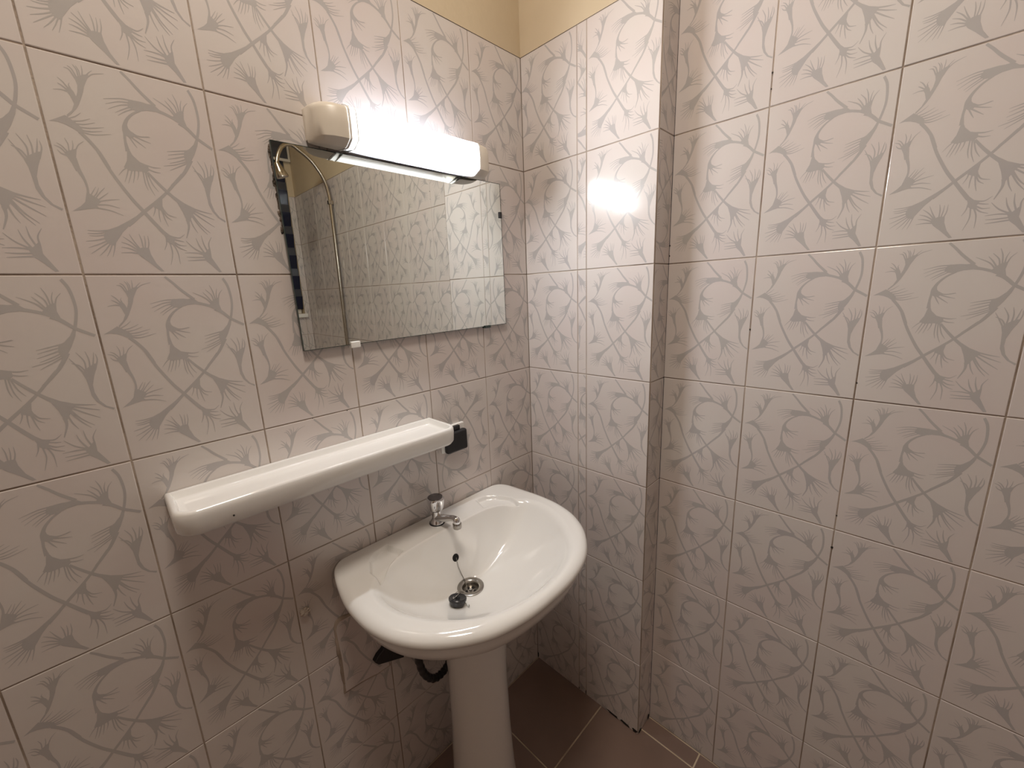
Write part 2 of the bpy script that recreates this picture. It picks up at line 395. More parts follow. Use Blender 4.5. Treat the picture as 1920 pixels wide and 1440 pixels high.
# back wall (mirror and basin wall): plane y = 0, u = x
mb = MB(); bo = ((0, 0, 0), (1, 0, 0), Zax, (0, -1, 0))
quad(mb, (0, DEEP, 0), (1, 0, 0), Zax, X_LEFT, XR, -0.01, ZR[0], 0)
quad(mb, (0, 0, 0), (1, 0, 0), Zax, X_LEFT, XR, ZR[0], Z_CEIL, 3)
xs = [-2.00, -1.80, -1.60, -1.40, -1.20, -0.9985, -0.7985, -0.5985, -0.3985, -0.1970, 0.0]
cells = []
for ri, (z0, z1) in enumerate(ROWS):
    for i in range(len(xs) - 1):
        tt = z1 if ri < 6 else z1
        rot = (ri == 3 and i == 8)
        cells.append((max(xs[i], X_LEFT), xs[i + 1] + (0.0006 if i == 9 else 0), z0, z1, xs[i], tt, rot))
tile_surface(mb, *bo, cells)
# chipped mortar beside the mirror and under the lamp end, mould specks in the joints
for k in range(15):      # jagged mortar along the mirror's left edge
    u, v, ru, rv = -0.7072 - random.uniform(0, 0.0022), 1.700 - 0.0105 * k, random.uniform(0.0018, 0.0042), random.uniform(0.006, 0.011)
    blob(mb, *bo, u, v, ru, rv, 5, 0.0006)
for (u, v, r) in [(-0.868, 1.0365, 0.0022), (-0.5985 - 0.03, 1.1690, 0.0014), (-0.905, 1.015, 0.001), (-0.705, 1.1698, 0.001)]:
    blob(mb, *bo, u, v, r, r, 4, 0.0006, 7, 0.2)
wall_back = struct(mb.build('wall_back', WM, fix=False), 'tiled wall that carries the mirror, shelf and basin, cream above', 'wall')

# pilaster: face x = 0, returns to the right wall at y = -PW
mb = MB(); po = ((0, 0, 0), (0, -1, 0), Zax, (-1, 0, 0))
quad(mb, (DEEP, 0, 0), (0, -1, 0), Zax, 0, PW, -0.01, ZR[0], 0)
quad(mb, (0, 0, 0), (0, -1, 0), Zax, 0, PW, ZR[0], Z_CEIL, 3)
S1, S2 = 0.1945, 0.2243
cells = []
for ri, (z0, z1) in enumerate(ROWS):
    cells.append((-0.0003, S1, z0, z1, S1 - 0.2, z1, False))
    cells.append((S1, S2, z0, z1, S1 - random.choice((0.03, 0.075, 0.11, 0.15)), z1, ri % 2 == 0))
    cells.append((S2, PW - 0.0012, z0, z1, S2, z1, False))
tile_surface(mb, *po, cells)
ro = ((0, -PW, 0), (1, 0, 0), Zax, (0, -1, 0))
quad(mb, (0, -PW + DEEP, 0), (1, 0, 0), Zax, 0, XR, -0.01, ZR[0], 0)
quad(mb, (0, -PW, 0), (1, 0, 0), Zax, 0, XR, ZR[0], Z_CEIL, 3)
cells = [(0.0012, XR + 0.0010, z0, z1, -random.choice((0.02, 0.05, 0.09, 0.115)), z1, ri % 3 == 1) for ri, (z0, z1) in enumerate(ROWS)]
tile_surface(mb, *ro, cells)
for (u, v, ru, rv) in [(0.330, 0.006, 0.022, 0.004), (0.375, 0.007, 0.018, 0.005), (0.412, 0.008, 0.010, 0.006), (0.224, 0.012, 0.002, 0.010), (0.002, 0.015, 0.003, 0.014), (0.195, 0.008, 0.002, 0.005)]:
    blob(mb, *po, u, v, ru, rv, 4, 0.0007)
blob(mb, *ro, 0.070, 0.012, 0.006, 0.010, 4, 0.0007); blob(mb, *ro, 0.012, 0.006, 0.010, 0.005, 4, 0.0007)
struct(mb.build('wall_pilaster', WM, fix=False), 'shallow tiled pilaster in the corner right of the basin', 'wall')

# right wall: plane x = XR
mb = MB(); wo = ((XR, 0, 0), (0, -1, 0), Zax, (-1, 0, 0))
quad(mb, (XR + DEEP, 0, 0), (0, -1, 0), Zax, PW, -Y_FRONT, -0.01, ZR[0], 0)
quad(mb, (XR, 0, 0), (0, -1, 0), Zax, PW, -Y_FRONT, ZR[0], Z_CEIL, 3)
us = [PW, 0.6217] + [0.6217 + 0.2 * i for i in range(1, 9)]
cells = []
for ri, (z0, z1) in enumerate(ROWS):
    for i in range(len(us) - 1):
        cells.append((us[i] - (0.0010 if i == 0 else 0), min(us[i + 1], -Y_FRONT), z0, z1, us[i + 1] - 0.2, z1, False))
tile_surface(mb, *wo, cells)
for (u, v, r) in [(0.6217, 1.307, 0.0017), (0.6217, 1.833, 0.0016), (0.6220, 1.803, 0.0012), (0.8217, 0.826, 0.0022), (0.8217, 0.905, 0.0014), (0.8225, 1.205, 0.0013), (0.4236, 1.515, 0.0014), (0.4236, 1.49, 0.0016)]:
    blob(mb, *wo, u, v, r, r * 1.4, 4, 0.0006, 7, 0.2)
struct(mb.build('wall_right', WM, fix=False), 'long tiled wall right of the pilaster', 'wall')

# left wall and front wall (behind the camera; the front one shows in the mirror)
mb = MB(); lo_ = ((X_LEFT, 0, 0), (0, -1, 0), Zax, (1, 0, 0))
quad(mb, (X_LEFT - DEEP, 0, 0), (0, -1, 0), Zax, 0, -Y_FRONT, -0.01, ZR[0], 0)
quad(mb, (X_LEFT, 0, 0), (0, -1, 0), Zax, 0, -Y_FRONT, ZR[0], Z_CEIL, 3)
tile_surface(mb, *lo_, [(0.2 * i, min(0.2 * i + 0.2, -Y_FRONT), z0, z1, 0.2 * i, z1, False) for i in range(11) for z0, z1 in ROWS], motif=False)
struct(mb.build('wall_left', WM, fix=False), 'tiled wall on the left, outside the view', 'wall')
dr = thing('added_door_1', 'plain dark wooden door added unseen on the left wall to dim the room', 'door', (X_LEFT, -1.25, 0)); dr['kind'] = 'structure'  # added out of view, its dark face lowers bounce light from the left
mb = MB(); mb.box((X_LEFT + 0.004, -1.66, 0.006), (X_LEFT + 0.034, -0.86, 2.04)); mb.build('added_door_leaf', mat('added_door_wood', (0.12, 0.07, 0.045, 1), 0.5, color2=(0.09, 0.05, 0.03, 1), scale=5), dr, bevel=0.003)
mb = MB(); mb.box((X_LEFT + 0.002, -1.72, 0.004), (X_LEFT + 0.042, -1.662, 2.10)); mb.box((X_LEFT + 0.002, -0.858, 0.004), (X_LEFT + 0.042, -0.80, 2.10)); mb.box((X_LEFT + 0.002, -1.662, 2.042), (X_LEFT + 0.042, -0.858, 2.10)); mb.build('added_door_frame', M_FRAME, dr)

WX0, WX1, WZ0, WZ1 = -0.62, 0.041, 1.315, 2.40
mb = MB(); fo = ((0, Y_FRONT, 0), (1, 0, 0), Zax, (0, 1, 0))
for (u0, u1, v0, v1) in [(X_LEFT, WX0, 0, ZR[0]), (WX1, XR, 0, ZR[0]), (WX0, WX1, 0, WZ0)]:
    quad(mb, (0, Y_FRONT - DEEP, 0), (1, 0, 0), Zax, u0, u1, v0, v1, 0)
for (u0, u1, v0, v1) in [(X_LEFT, WX0, ZR[0], Z_CEIL), (WX1, XR, ZR[0], Z_CEIL), (WX0, WX1, WZ1, Z_CEIL)]:
    quad(mb, (0, Y_FRONT, 0), (1, 0, 0), Zax, u0, u1, v0, v1, 3)
cells = []
fx = [X_LEFT, -1.72, -1.52, -1.32, -1.12, -0.92, -0.72, WX0, -0.52, -0.32, -0.12, WX1, XR]
for z0, z1 in ROWS:
    for i in range(len(fx) - 1):
        u0, u1 = fx[i], fx[i + 1]
        if u1 <= WX0 + 1e-6 or u0 >= WX1 - 1e-6: cells.append((u0, u1, z0, z1, u1 - 0.2, z1, False))
        else:
            if z0 < WZ0: cells.append((u0, u1, z0, min(z1, WZ0), u1 - 0.2, z1, False))
tile_surface(mb, *fo, cells)
# reveals of the window opening
D = 0.12
for a, b, c, d in [((WX0, Y_FRONT, WZ0), (WX0, Y_FRONT - D, WZ0), (WX0, Y_FRONT - D, WZ1), (WX0, Y_FRONT, WZ1)),
                   ((WX1, Y_FRONT, WZ0), (WX1, Y_FRONT - D, WZ0), (WX1, Y_FRONT - D, WZ1), (WX1, Y_FRONT, WZ1)),
                   ((WX0, Y_FRONT, WZ0), (WX1, Y_FRONT, WZ0), (WX1, Y_FRONT - D, WZ0), (WX0, Y_FRONT - D, WZ0)),
                   ((WX0, Y_FRONT, WZ1), (WX1, Y_FRONT, WZ1), (WX1, Y_FRONT - D, WZ1), (WX0, Y_FRONT - D, WZ1))]:
    mb.add([a, b, c, d], [(0, 1, 2, 3)], 3)
struct(mb.build('wall_front', WM, fix=False), 'tiled wall with the louvre window, seen in the mirror', 'wall')

# louvre window
win = thing('window_1', 'dark louvre window reflected at the left edge of the mirror', 'window', ((WX0 + WX1) / 2, Y_FRONT - 0.05, WZ0))
win['kind'] = 'structure'
mb = MB(); t = 0.03
mb.box((WX0, Y_FRONT - 0.075, WZ0), (WX0 + t, Y_FRONT - 0.03, WZ1)); mb.box((WX1 - 0.012, Y_FRONT - 0.075, WZ0), (WX1, Y_FRONT - 0.06, WZ1))
mb.box((WX0 + t, Y_FRONT - 0.075, WZ0), (WX1 - 0.012, Y_FRONT - 0.03, WZ0 + t)); mb.box((WX0 + t, Y_FRONT - 0.075, WZ1 - t), (WX1 - 0.001, Y_FRONT - 0.03, WZ1))
mb.build('frame', M_FRAME, win)
z = WZ0 + t
while z < WZ1 - t - 0.05:
    h = min(0.135, WZ1 - t - z)
    mb = MB()
    mb.add([(x, y + dy, zz) for dy in (0, -0.005) for x, y, zz in ((WX0 + t, Y_FRONT - 0.018, z), (WX1 - 0.001, Y_FRONT - 0.018, z), (WX1 - 0.001, Y_FRONT - 0.003, z + h * 0.64), (WX0 + t, Y_FRONT - 0.003, z + h * 0.64))],
           [(0, 1, 2, 3), (7, 6, 5, 4), (0, 4, 5, 1), (1, 5, 6, 2), (2, 6, 7, 3), (3, 7, 4, 0)], 0)
    mb.add([(x, y + dy, zz) for dy in (0, -0.005) for x, y, zz in ((WX0 + t, Y_FRONT - 0.009, z + h * 0.62), (WX1 - 0.001, Y_FRONT - 0.009, z + h * 0.62), (WX1 - 0.001, Y_FRONT - 0.009, z + h), (WX0 + t, Y_FRONT - 0.009, z + h))],
           [(0, 1, 2, 3), (7, 6, 5, 4), (0, 4, 5, 1), (1, 5, 6, 2), (2, 6, 7, 3), (3, 7, 4, 0)], 1)
    mb.build('louvre', [M_NAVY, M_GREYPANE], win)
    z += 0.135
mb = MB(); mb.box((WX0 - 0.02, Y_FRONT - 0.03, WZ0 - 0.028), (WX1 + 0.015, Y_FRONT + 0.018, WZ0 - 0.001))
mb.build('sill', M_WHITEPL, win, bevel=0.004)
mb = MB(); y0_, y1_ = Y_FRONT + 0.012, Y_FRONT + 0.055
mb.box((WX0, y0_, 2.275), (XR - 0.004, y0_ + 0.012, 2.290)); mb.box((XR - 0.016, y0_, 2.290), (XR - 0.004, y0_ + 0.012, 2.398)); mb.box((WX0, y0_, 2.398), (XR - 0.004, y0_ + 0.012, 2.410))
fl = mb.build('top_vent', M_FRAME, win)
mb = MB(); mb.box((WX0, y0_ + 0.003, 2.290), (XR - 0.016, y0_ + 0.008, 2.398)); mb.build('vent_pane', M_GREYPANE, fl)

# floor: brown tiles
mb = MB()
quad(mb, (0, 0, -DEEP), (1, 0, 0), (0, 1, 0), X_LEFT - 0.02, XR + 0.02, Y_FRONT - 0.02, 0.02, 0)
gx = [X_LEFT, -1.775, -1.475, -1.175, -0.875, -0.575, -0.2745, 0.0255, XR]
gy = [0.0, -0.2853, -0.5853, -0.8853, -1.1853, -1.4853, -1.7853, -2.0853, Y_FRONT]
cells = [(gx[i], gx[i + 1], gy[j + 1], gy[j], 0, 0, False) for i in range(len(gx) - 1) for j in range(len(gy) - 1)]
tile_surface(mb, (0, 0, 0), (1, 0, 0), (0, 1, 0), (0, 0, 1), cells, motif=False, tilt=0.0003, gap=0.0021)
struct(mb.build('floor', [M_FGROUT, M_FLOOR, M_FLOOR], fix=False), 'brown tiled floor with pale joints', 'floor')
mb = MB(); mb.box((X_LEFT, Y_FRONT, Z_CEIL), (XR, 0, Z_CEIL + 0.05))
struct(mb.build('ceiling', M_CEIL), 'cream painted ceiling', 'ceiling')

# raised replacement piece of tile low on the back wall, left of the pedestal
mb = MB(); pz = 0.007
out = [(-0.7285, 0.4600), (-0.690, 0.4560), (-0.655, 0.4505), (-0.640, 0.4460), (-0.6045, 0.4460), (-0.6045, 0.6680), (-0.7180, 0.6690), (-0.7260, 0.6620), (-0.7300, 0.6500)]
pts = []
for i in range(len(out)):
    a, b = Vector(out[i]), Vector(out[(i + 1) % len(out)])
    k = max(1, int((b - a).length / 0.012))
    for q in range(k): pts.append(a.lerp(b, q / k))
rag = [p + Vector((random.uniform(-1, 1), random.uniform(-1, 1))) * 0.0022 for p in pts]
cen = Vector((-0.667, 0.556))
inn = [p + (cen - p).normalized() * 0.006 for p in pts]
mb.rings([[(p.x, 0.001, p.y) for p in rag], [(p.x, -0.004, p.y) for p in rag], [(p.x, -pz, p.y) for p in inn]], 0, cap0=False, cap1=False)
mb.add([(p.x, -pz, p.y) for p in inn], [tuple(range(len(inn)))], 1)
tl, tt = -0.738, 0.700
for t in MOTIF:
    pl = clip_poly([(tl + x[0] * 0.2, tt - x[1] * 0.3) for x in t], -0.720, -0.612, 0.466, 0.660)
    if pl: mb.add([(x[0], -pz - 0.00012, x[1]) for x in pl], [tuple(range(len(pl)))], 2)
struct(mb.build('trim_1', WM, fix=False), 'raised patch of tile with rough edges below the left of the basin', 'tile patch')

# ------------------------------------------------------------------ mirror
MX0, MX1, MZ0, MZ1 = -0.7045, -0.1130, 1.3210, 1.7125
mir = thing('mirror', 'frameless rectangular wall mirror below the lit lamp', 'mirror', ((MX0 + MX1) / 2, 0, MZ0))
mb = MB()
yb0, yb1 = -0.0105, -0.0125      # the glass leans a hair, top further out
mb.add([(MX0, yb0, MZ0), (MX1, yb0, MZ0), (MX1, yb1, MZ1), (MX0, yb1, MZ1)], [(0, 1, 2, 3)], 0)
mb.build('glass', M_SILVER, mir, fix=False)
mb = MB(); e = 0.0012
fr = [(MX0, MZ0), (MX1, MZ0), (MX1, MZ1), (MX0, MZ1)]
yy = lambda z: yb0 + (yb1 - yb0) * (z - MZ0) / (MZ1 - MZ0)
mb.rings([[(x, yy(z) - 0.0002, z) for x, z in fr], [(x + (-e if x == MX0 else e), yy(z) - 0.0002, z + (-e if z == MZ0 else e)) for x, z in fr],
          [(x + (-e if x == MX0 else e), yy(z) + 0.0058, z + (-e if z == MZ0 else e)) for x, z in fr]], 0, cap0=False, cap1=True)
mb.build('backing', M_GLASSEDGE, mir)
def clip_mesh(x0, x1, z0, z1):
    c = MB(); c.box((x0, yb0 - 0.0045, z0), (x1, -0.0002, z1)); return c
o = clip_mesh(-0.6060, -0.5840, 1.3125, 1.3265).build('clip', M_WHITEPL, mir, bevel=0.0015); o['label'] = 'white plastic clip'
o = clip_mesh(-0.1215, -0.1110, 1.6215, 1.6385).build('clip', M_BLACK, mir, bevel=0.001); o['label'] = 'black clip'
o = clip_mesh(-0.2010, -0.1800, 1.3150, 1.3225).build('clip', M_GLASSEDGE, mir, bevel=0.001); o['label'] = 'small dark clip'

mir.rotation_euler.y = -0.0125        # hung a touch out of level

# ------------------------------------------------------------------ wall lamp over the mirror
lamp = thing('wall_lamp', 'lit fluorescent strip lamp with ivory ends above the mirror', 'lamp', (-0.415, 0, 1.705))
PROF = [(0.0, 1.7200), (-0.0195, 1.7195), (-0.0225, 1.7120), (-0.0540, 1.7080), (-0.0600, 1.7085), (-0.0660, 1.7115), (-0.0800, 1.7190), (-0.0815, 1.7450), (-0.0800, 1.7700), (-0.0760, 1.7770), (-0.060, 1.7840), (-0.030, 1.7880), (0.0, 1.7885)]
ZC = 1.745
def prof_ring(x, k=1.0, ky=None):
    ky = k if ky is None else ky
    return [(x, y * ky, ZC + (z - ZC) * k) for y, z in PROF]
LX = (-0.640, -0.586, -0.249, -0.196)
for s in (0, 1):
    mb = MB()
    xi = LX[1] if s == 0 else LX[2]; xo = LX[0] if s == 0 else LX[3]
    L = xo - xi
    mb.rings([prof_ring(xi + L * f, k, ky) for f, k, ky in ((0, .985, .985), (0.30, .985, .975), (0.55, .97, .93), (0.75, .94, .84), (0.88, .90, .74), (0.96, .85, .62), (1.0, .80, .50))], 0)
    mb.build('end_cap', M_LAMPCASE, lamp, smooth=True)
mb = MB(); mb.box((LX[1], -0.010, 1.7210), (LX[2], -0.0005, 1.7820)); mb.box((LX[1] + 0.001, -0.042, 1.7205), (LX[2] - 0.001, -0.0095, 1.7225)); mb.box((LX[1] + 0.001, -0.062, 1.726), (LX[1] + 0.030, -0.0095, 1.764))
mb.build('back_plate', M_WHITEPL, lamp)
mb = MB(); mb.box((LX[1] + 0.001, -0.0630, 1.7715), (LX[2] - 0.001, -0.0102, 1.7735)); mb.build('added_top_shield', M_SHIELD, lamp)  # unseen lip added over the tube to hold light off the wall above
mb = MB()
outer = PROF; th = 0.0015
inner = [(min(y * 0.97 + 0.0003, -0.0), ZC + (z - ZC) * 0.955) for y, z in PROF]
loop = outer + inner[::-1]
mb.rings([[(x, y, z) for y, z in loop] for x in np.linspace(LX[1] + 0.0005, LX[2] - 0.0005, 3)], 0, cap0=False, cap1=False)
diff = mb.build('diffuser', M_DIFF, lamp, smooth=True); diff['label'] = 'clear frosted diffuser'
for xa, xb in ((LX[1], LX[1] + 0.004), (LX[1] + 0.0155, LX[1] + 0.0175), (LX[2] - 0.004, LX[2]), (LX[2] - 0.0145, LX[2] - 0.0125)):
    mb = MB()
    lo2 = [(y * 1.012 - (0.0006 if y < 0 else 0), ZC + (z - ZC) * 1.015) for y, z in PROF]; li2 = [(y * 1.0 , ZC + (z - ZC) * 1.0) for y, z in PROF]
    mb.rings([[(x, y, z) for y, z in lo2 + li2[::-1]] for x in (xa, xb)], 0)
    mb.build('diffuser_rib', M_WHITEPL, diff)
mb = MB()
za, zb, xt0, xt1, yt = 1.7580, 1.7330, -0.548, -0.300, -0.048
pts = [(xt0 + (xt1 - xt0) * i / 10, yt, za) for i in range(11)]
pts += [(xt1 + 0.0125 * math.sin(a), yt, (za + zb) / 2 + (za - zb) / 2 * math.cos(a)) for a in np.linspace(0.25, math.pi - 0.25, 8)]
pts += [(xt1 - (xt1 - xt0) * i / 10, yt, zb) for i in range(11)]
mb.tube(pts, 0.0083, 12)
mb.build('tube', M_TUBE, lamp, smooth=True)

# ------------------------------------------------------------------ ceramic shelf
sh = thing('wall_shelf', 'long white ceramic shelf with raised rim under the mirror', 'shelf', (-0.69, 0, 1.05))
SX0, SX1, SY, SZ0, SZ1 = -0.9700, -0.4080, -0.1230, 1.0520, 1.0985
def rrect(x0, x1, y0, y1, r, z, nr=6):
    """rounded at the two front corners, nearly square at the wall"""
    pts = [(x1, y1 - 0, z), (x0, y1 - 0, z)]
    for k in range(nr + 1):
        a = math.pi + math.pi / 2 * k / nr
        pts.append((x0 + r + r * math.cos(a), y0 + r + r * math.sin(a), z))
    for k in range(nr + 1):
        a = 1.5 * math.pi + math.pi / 2 * k / nr
        pts.append((x1 - r + r * math.cos(a), y0 + r + r * math.sin(a), z))
    return pts
mb = MB()
i_ = lambda d, z, r, back=0.0: rrect(SX0 + d, SX1 - d, SY + d, -0.0006 - back, r, z)
mb.rings([i_(0.030, SZ0 + 0.0005, 0.020), i_(0.012, SZ0, 0.026), i_(0.005, SZ0 + 0.003, 0.029), i_(0.001, SZ0 + 0.010, 0.030), i_(0.0, SZ1 - 0.014, 0.030), i_(0.0005, SZ1 - 0.005, 0.030), i_(0.003, SZ1 - 0.001, 0.028),
          i_(0.006, SZ1, 0.026, 0.004), i_(0.009, SZ1 - 0.0012, 0.024, 0.008), i_(0.0110, SZ1 - 0.005, 0.021, 0.010), i_(0.0125, SZ1 - 0.0110, 0.019, 0.012), i_(0.016, SZ1 - 0.0145, 0.016, 0.016), i_(0.024, SZ1 - 0.0155, 0.012, 0.026)], 0)
mb.build('tray', M_CERAMIC, sh, smooth=True)
mb = MB(); mb.box((-0.4155, -0.030, 1.0120), (-0.4125, -0.0006, 1.0500)); mb.box((-0.4225, -0.004, 1.0120), (-0.4055, -0.0006, 1.0500))
mb.box((-0.4225, -0.034, 1.0490), (-0.4055, -0.0006, 1.0515))
mb.build('bracket', M_BRACKET, sh)
mb = MB(); mb.ball((-0.8930, SY - 0.0002, 1.0700), 0.0016, 8, 5)
mb.build('speck', M_MOULD, sh)

# ------------------------------------------------------------------ shaver socket behind the shelf end
so = thing('wall_socket', 'black electrical socket with white surround behind the shelf right end', 'socket', (-0.341, 0, 0.985))
mb = MB(); mb.box((-0.3820, -0.0100, 0.9840), (-0.3005, -0.0004, 1.0600)); mb.build('surround', M_WHITEPL, so, bevel=0.003)
mb = MB(); mb.box((-0.3770, -0.0290, 0.9850), (-0.3045, -0.0102, 1.0450)); mb.build('socket_body', M_BLACK, so, bevel=0.006, seg=3)
mb = MB(); mb.box((-0.3710, -0.0210, 1.0452), (-0.3240, -0.0102, 1.0580)); mb.build('switch', M_BLACK, so, bevel=0.002)

# ------------------------------------------------------------------ wash basin
BX = -0.4415; PCY = -0.170
OUT = [(0, -0.442), (0.08, -0.437), (0.16, -0.4135), (0.232, -0.362), (0.277, -0.300), (0.299, -0.230), (0.3025, -0.155), (0.294, -0.090), (0.278, -0.032), (0.255, -0.007), (0.222, -0.002), (0.15, -0.0018), (0.07, -0.0018)]
INN = [(0, -0.404), (0.07, -0.395), (0.137, -0.366), (0.198, -0.305), (0.231, -0.240), (0.238, -0.185), (0.226, -0.148), (0.185, -0.115), (0.125, -0.098), (0.06, -0.093)]
def sym_loop(pts, back):
    half = pts + [back]
    full = [(x, y) for x, y in half] + [(-x, y) for x, y in reversed(pts[1:])]
    return [(p.x, p.y) for p in catmull([(x, y, 0) for x, y in full], 16, True)]
def polar(loop, n):
    a = np.array([math.atan2(y - PCY, x) for x, y in loop]); r = np.array([math.hypot(x, y - PCY) for x, y in loop])
    o = np.argsort(a); a, r = a[o], r[o]
    a3 = np.concatenate([a - 2 * math.pi, a, a + 2 * math.pi]); r3 = np.concatenate([r, r, r])
    th = np.linspace(-math.pi, math.pi, n, endpoint=False)
    return th, np.interp(th, a3, r3)
NB = 480
TH, RO = polar(sym_loop(OUT, (0, -0.0018)), NB)
_, RI = polar(sym_loop(INN, (0, -0.0925)), NB)
R_DR = 0.030; Z_DR = 0.683; Z_IN = 0.8035
def bowl_h(s): return 0.62 * s ** 1.45 + 0.38 * s ** 3.4
def seg_d(px, py, a, b):
    ax, ay, bx, by = *a, *b; dx, dy = bx - ax, by - ay
    t = max(0, min(1, ((px - ax) * dx + (py - ay) * dy) / (dx * dx + dy * dy)))
    return math.hypot(px - ax - t * dx, py - ay - t * dy)
SOAP = [(0.148, -0.034), (0.133, -0.086), (0.180, -0.106), (0.222, -0.140), (0.224, -0.100), (0.205, -0.060), (0.180, -0.040)]
def in_poly(x, y, P):
    c = False
    for i in range(len(P)):
        (x1, y1), (x2, y2) = P[i - 1], P[i]
        if (y1 > y) != (y2 > y) and x < (x2 - x1) * (y - y1) / (y2 - y1) + x1: c = not c
    return c
def soap_dip(x, y):
    x = abs(x); d = min(seg_d(x, y, SOAP[i - 1], SOAP[i]) for i in range(len(SOAP)))
    d = d if in_poly(x, y, SOAP) else -d
    t = max(0, min(1, (d + 0.001) / 0.0045)); return 0.0115 * t * t * (3 - 2 * t)
def rim_z(b, width):
    t = b * width                         # metres from the inner edge
    inner = min(t / 0.024, 1); rise = 1 - (1 - inner) ** 2
    z = Z_IN + 0.0155 * rise
    q = (1 - b) * width                   # metres to the outer edge
    if q < 0.024: z -= 0.7 * (0.024 - math.sqrt(max(0, 0.024 ** 2 - (0.024 - q) ** 2)))
    return z
def back_f(a):
    t = max(0, min(1, (math.sin(a) - 0.10) / 0.45)); return t * t * (3 - 2 * t)
def surf_z(x, y):                          # height of the bowl surface at a point (for things lying in it)
    dx, dy = x - BX, y - PCY; r = math.hypot(dx, dy); a = math.atan2(dy, dx)
    ri = np.interp(a, np.append(TH, math.pi), np.append(RI, RI[0]))
    s = min(1, max(0, (r - R_DR) / (ri - R_DR))); bk = back_f(a); return Z_DR + (Z_IN + 0.0105 * bk - Z_DR) * (bowl_h(s) * (1 - bk) + bk * s ** 1.25)
mb = MB(); rings = []
for s in np.concatenate([[0], np.linspace(0.03, 1, 32)]):
    ring = []
    for a, ri in zip(TH, RI):
        r = R_DR + (ri - R_DR) * s; bk = back_f(a)
        ring.append((BX + r * math.cos(a), PCY + r * math.sin(a), Z_DR + (Z_IN + 0.0105 * bk - Z_DR) * (bowl_h(s) * (1 - bk) + bk * s ** 1.25)))
    rings.append(ring)
bs = [0.008, 0.016, 0.024, 0.034, 0.045, 0.06, 0.08, 0.10] + list(np.linspace(0.12, 0.81, 42)) + [0.84, 0.88, 0.91, 0.94, 0.96, 0.975, 0.987, 0.995, 1.0]
for b in bs:
    ring = []
    for a, ri, ro_ in zip(TH, RI, RO):
        r = ri + (ro_ - ri) * b; x, y = r * math.cos(a), PCY + r * math.sin(a)
        w = ro_ - ri
        z = rim_z(b, w)
        back = back_f(a)      # the deck against the wall keeps a crisp rear edge
        if back > 0:
            q = (1 - b) * w; zz = Z_IN + 0.0105 + 0.0045 * (1 - (1 - min(b * w / 0.0055, 1)) ** 2) - (0.004 - math.sqrt(max(0, 0.004 ** 2 - (0.004 - q) ** 2)) if q < 0.004 else 0)
            z = z * (1 - back) + zz * back
        ring.append((BX + x, y, z - soap_dip(x, y)))
    rings.append(ring)
for k, z in ((0.999, 0.7990), (0.995, 0.7965), (0.989, 0.7950), (0.982, 0.7938), (0.970, 0.788), (0.958, 0.774), (0.935, 0.756), (0.88, 0.738), (0.78, 0.718), (0.62, 0.694), (0.46, 0.672), (0.36, 0.655)):
    rings.append([(BX + r * k * math.cos(a), PCY + r * k * math.sin(a), z) for a, r in zip(TH, RO)])
mb.rings(rings, 0, cap0=False, cap1=True)
basin = thing('wash_basin', 'white oval pedestal wash basin fixed to the tiled wall', 'basin', (BX, -0.02, 0.66))
bowl = mb.build('bowl', M_CERAMIC, basin, smooth=True, sharp=80)
# overflow hole in the rear slope
oy = -0.1150; oz = surf_z(BX, oy); gz = (surf_z(BX, oy + 0.004) - surf_z(BX, oy - 0.004)) / 0.008
nrm = Vector((0, -gz, 1)).normalized()
q = nrm.to_track_quat('Z', 'Y').to_matrix()
mb = MB(); mb.lathe([(0.0001, 0.0012), (0.0085, 0.0012), (0.0100, 0.0003), (0.0100, -0.0040), (0.0001, -0.0045)], (BX, oy, oz), n=24, rot=q)
mb.build('overflow_hole', M_HOLE, basin)
# drain
dr_c = (BX, PCY, Z_DR)
mb = MB(); dp = [(0.0345, -0.0004), (0.0345, 0.0022), (0.0325, 0.0034), (0.0225, 0.0022), (0.0208, 0.0004), (0.0200, -0.012), (0.0215, -0.014), (0.0345, -0.006), (0.0345, -0.0004)]
mb.rings([[(dr_c[0] + r * math.cos(2 * math.pi * j / 40), dr_c[1] + r * math.sin(2 * math.pi * j / 40), dr_c[2] + h) for j in range(40)] for r, h in dp], 0, cap0=False, cap1=False)
drain = mb.build('drain', M_STEEL, basin, smooth=True)
mb = MB(); mb.lathe([(0.0001, -0.0105), (0.0199, -0.0105), (0.0199, -0.0125), (0.0001, -0.0125)], dr_c, n=32); mb.build('strainer', M_STEEL, drain)
mb = MB()
for j in range(5):
    a = 2 * math.pi * j / 5 + 0.3
    mb.lathe([(0.0001, -0.0098), (0.0044, -0.0098), (0.0044, -0.0104), (0.0001, -0.0104)], (dr_c[0] + 0.0115 * math.cos(a), dr_c[1] + 0.0115 * math.sin(a), Z_DR), n=14)
mb.build('strainer_hole', M_HOLE, drain)
mb = MB(); mb.lathe([(0.0001, -0.0060), (0.0035, -0.0065), (0.0042, -0.0085), (0.0042, -0.0104), (0.0001, -0.0104)], dr_c, n=16); mb.build('screw', M_CHROME, drain, smooth=True)

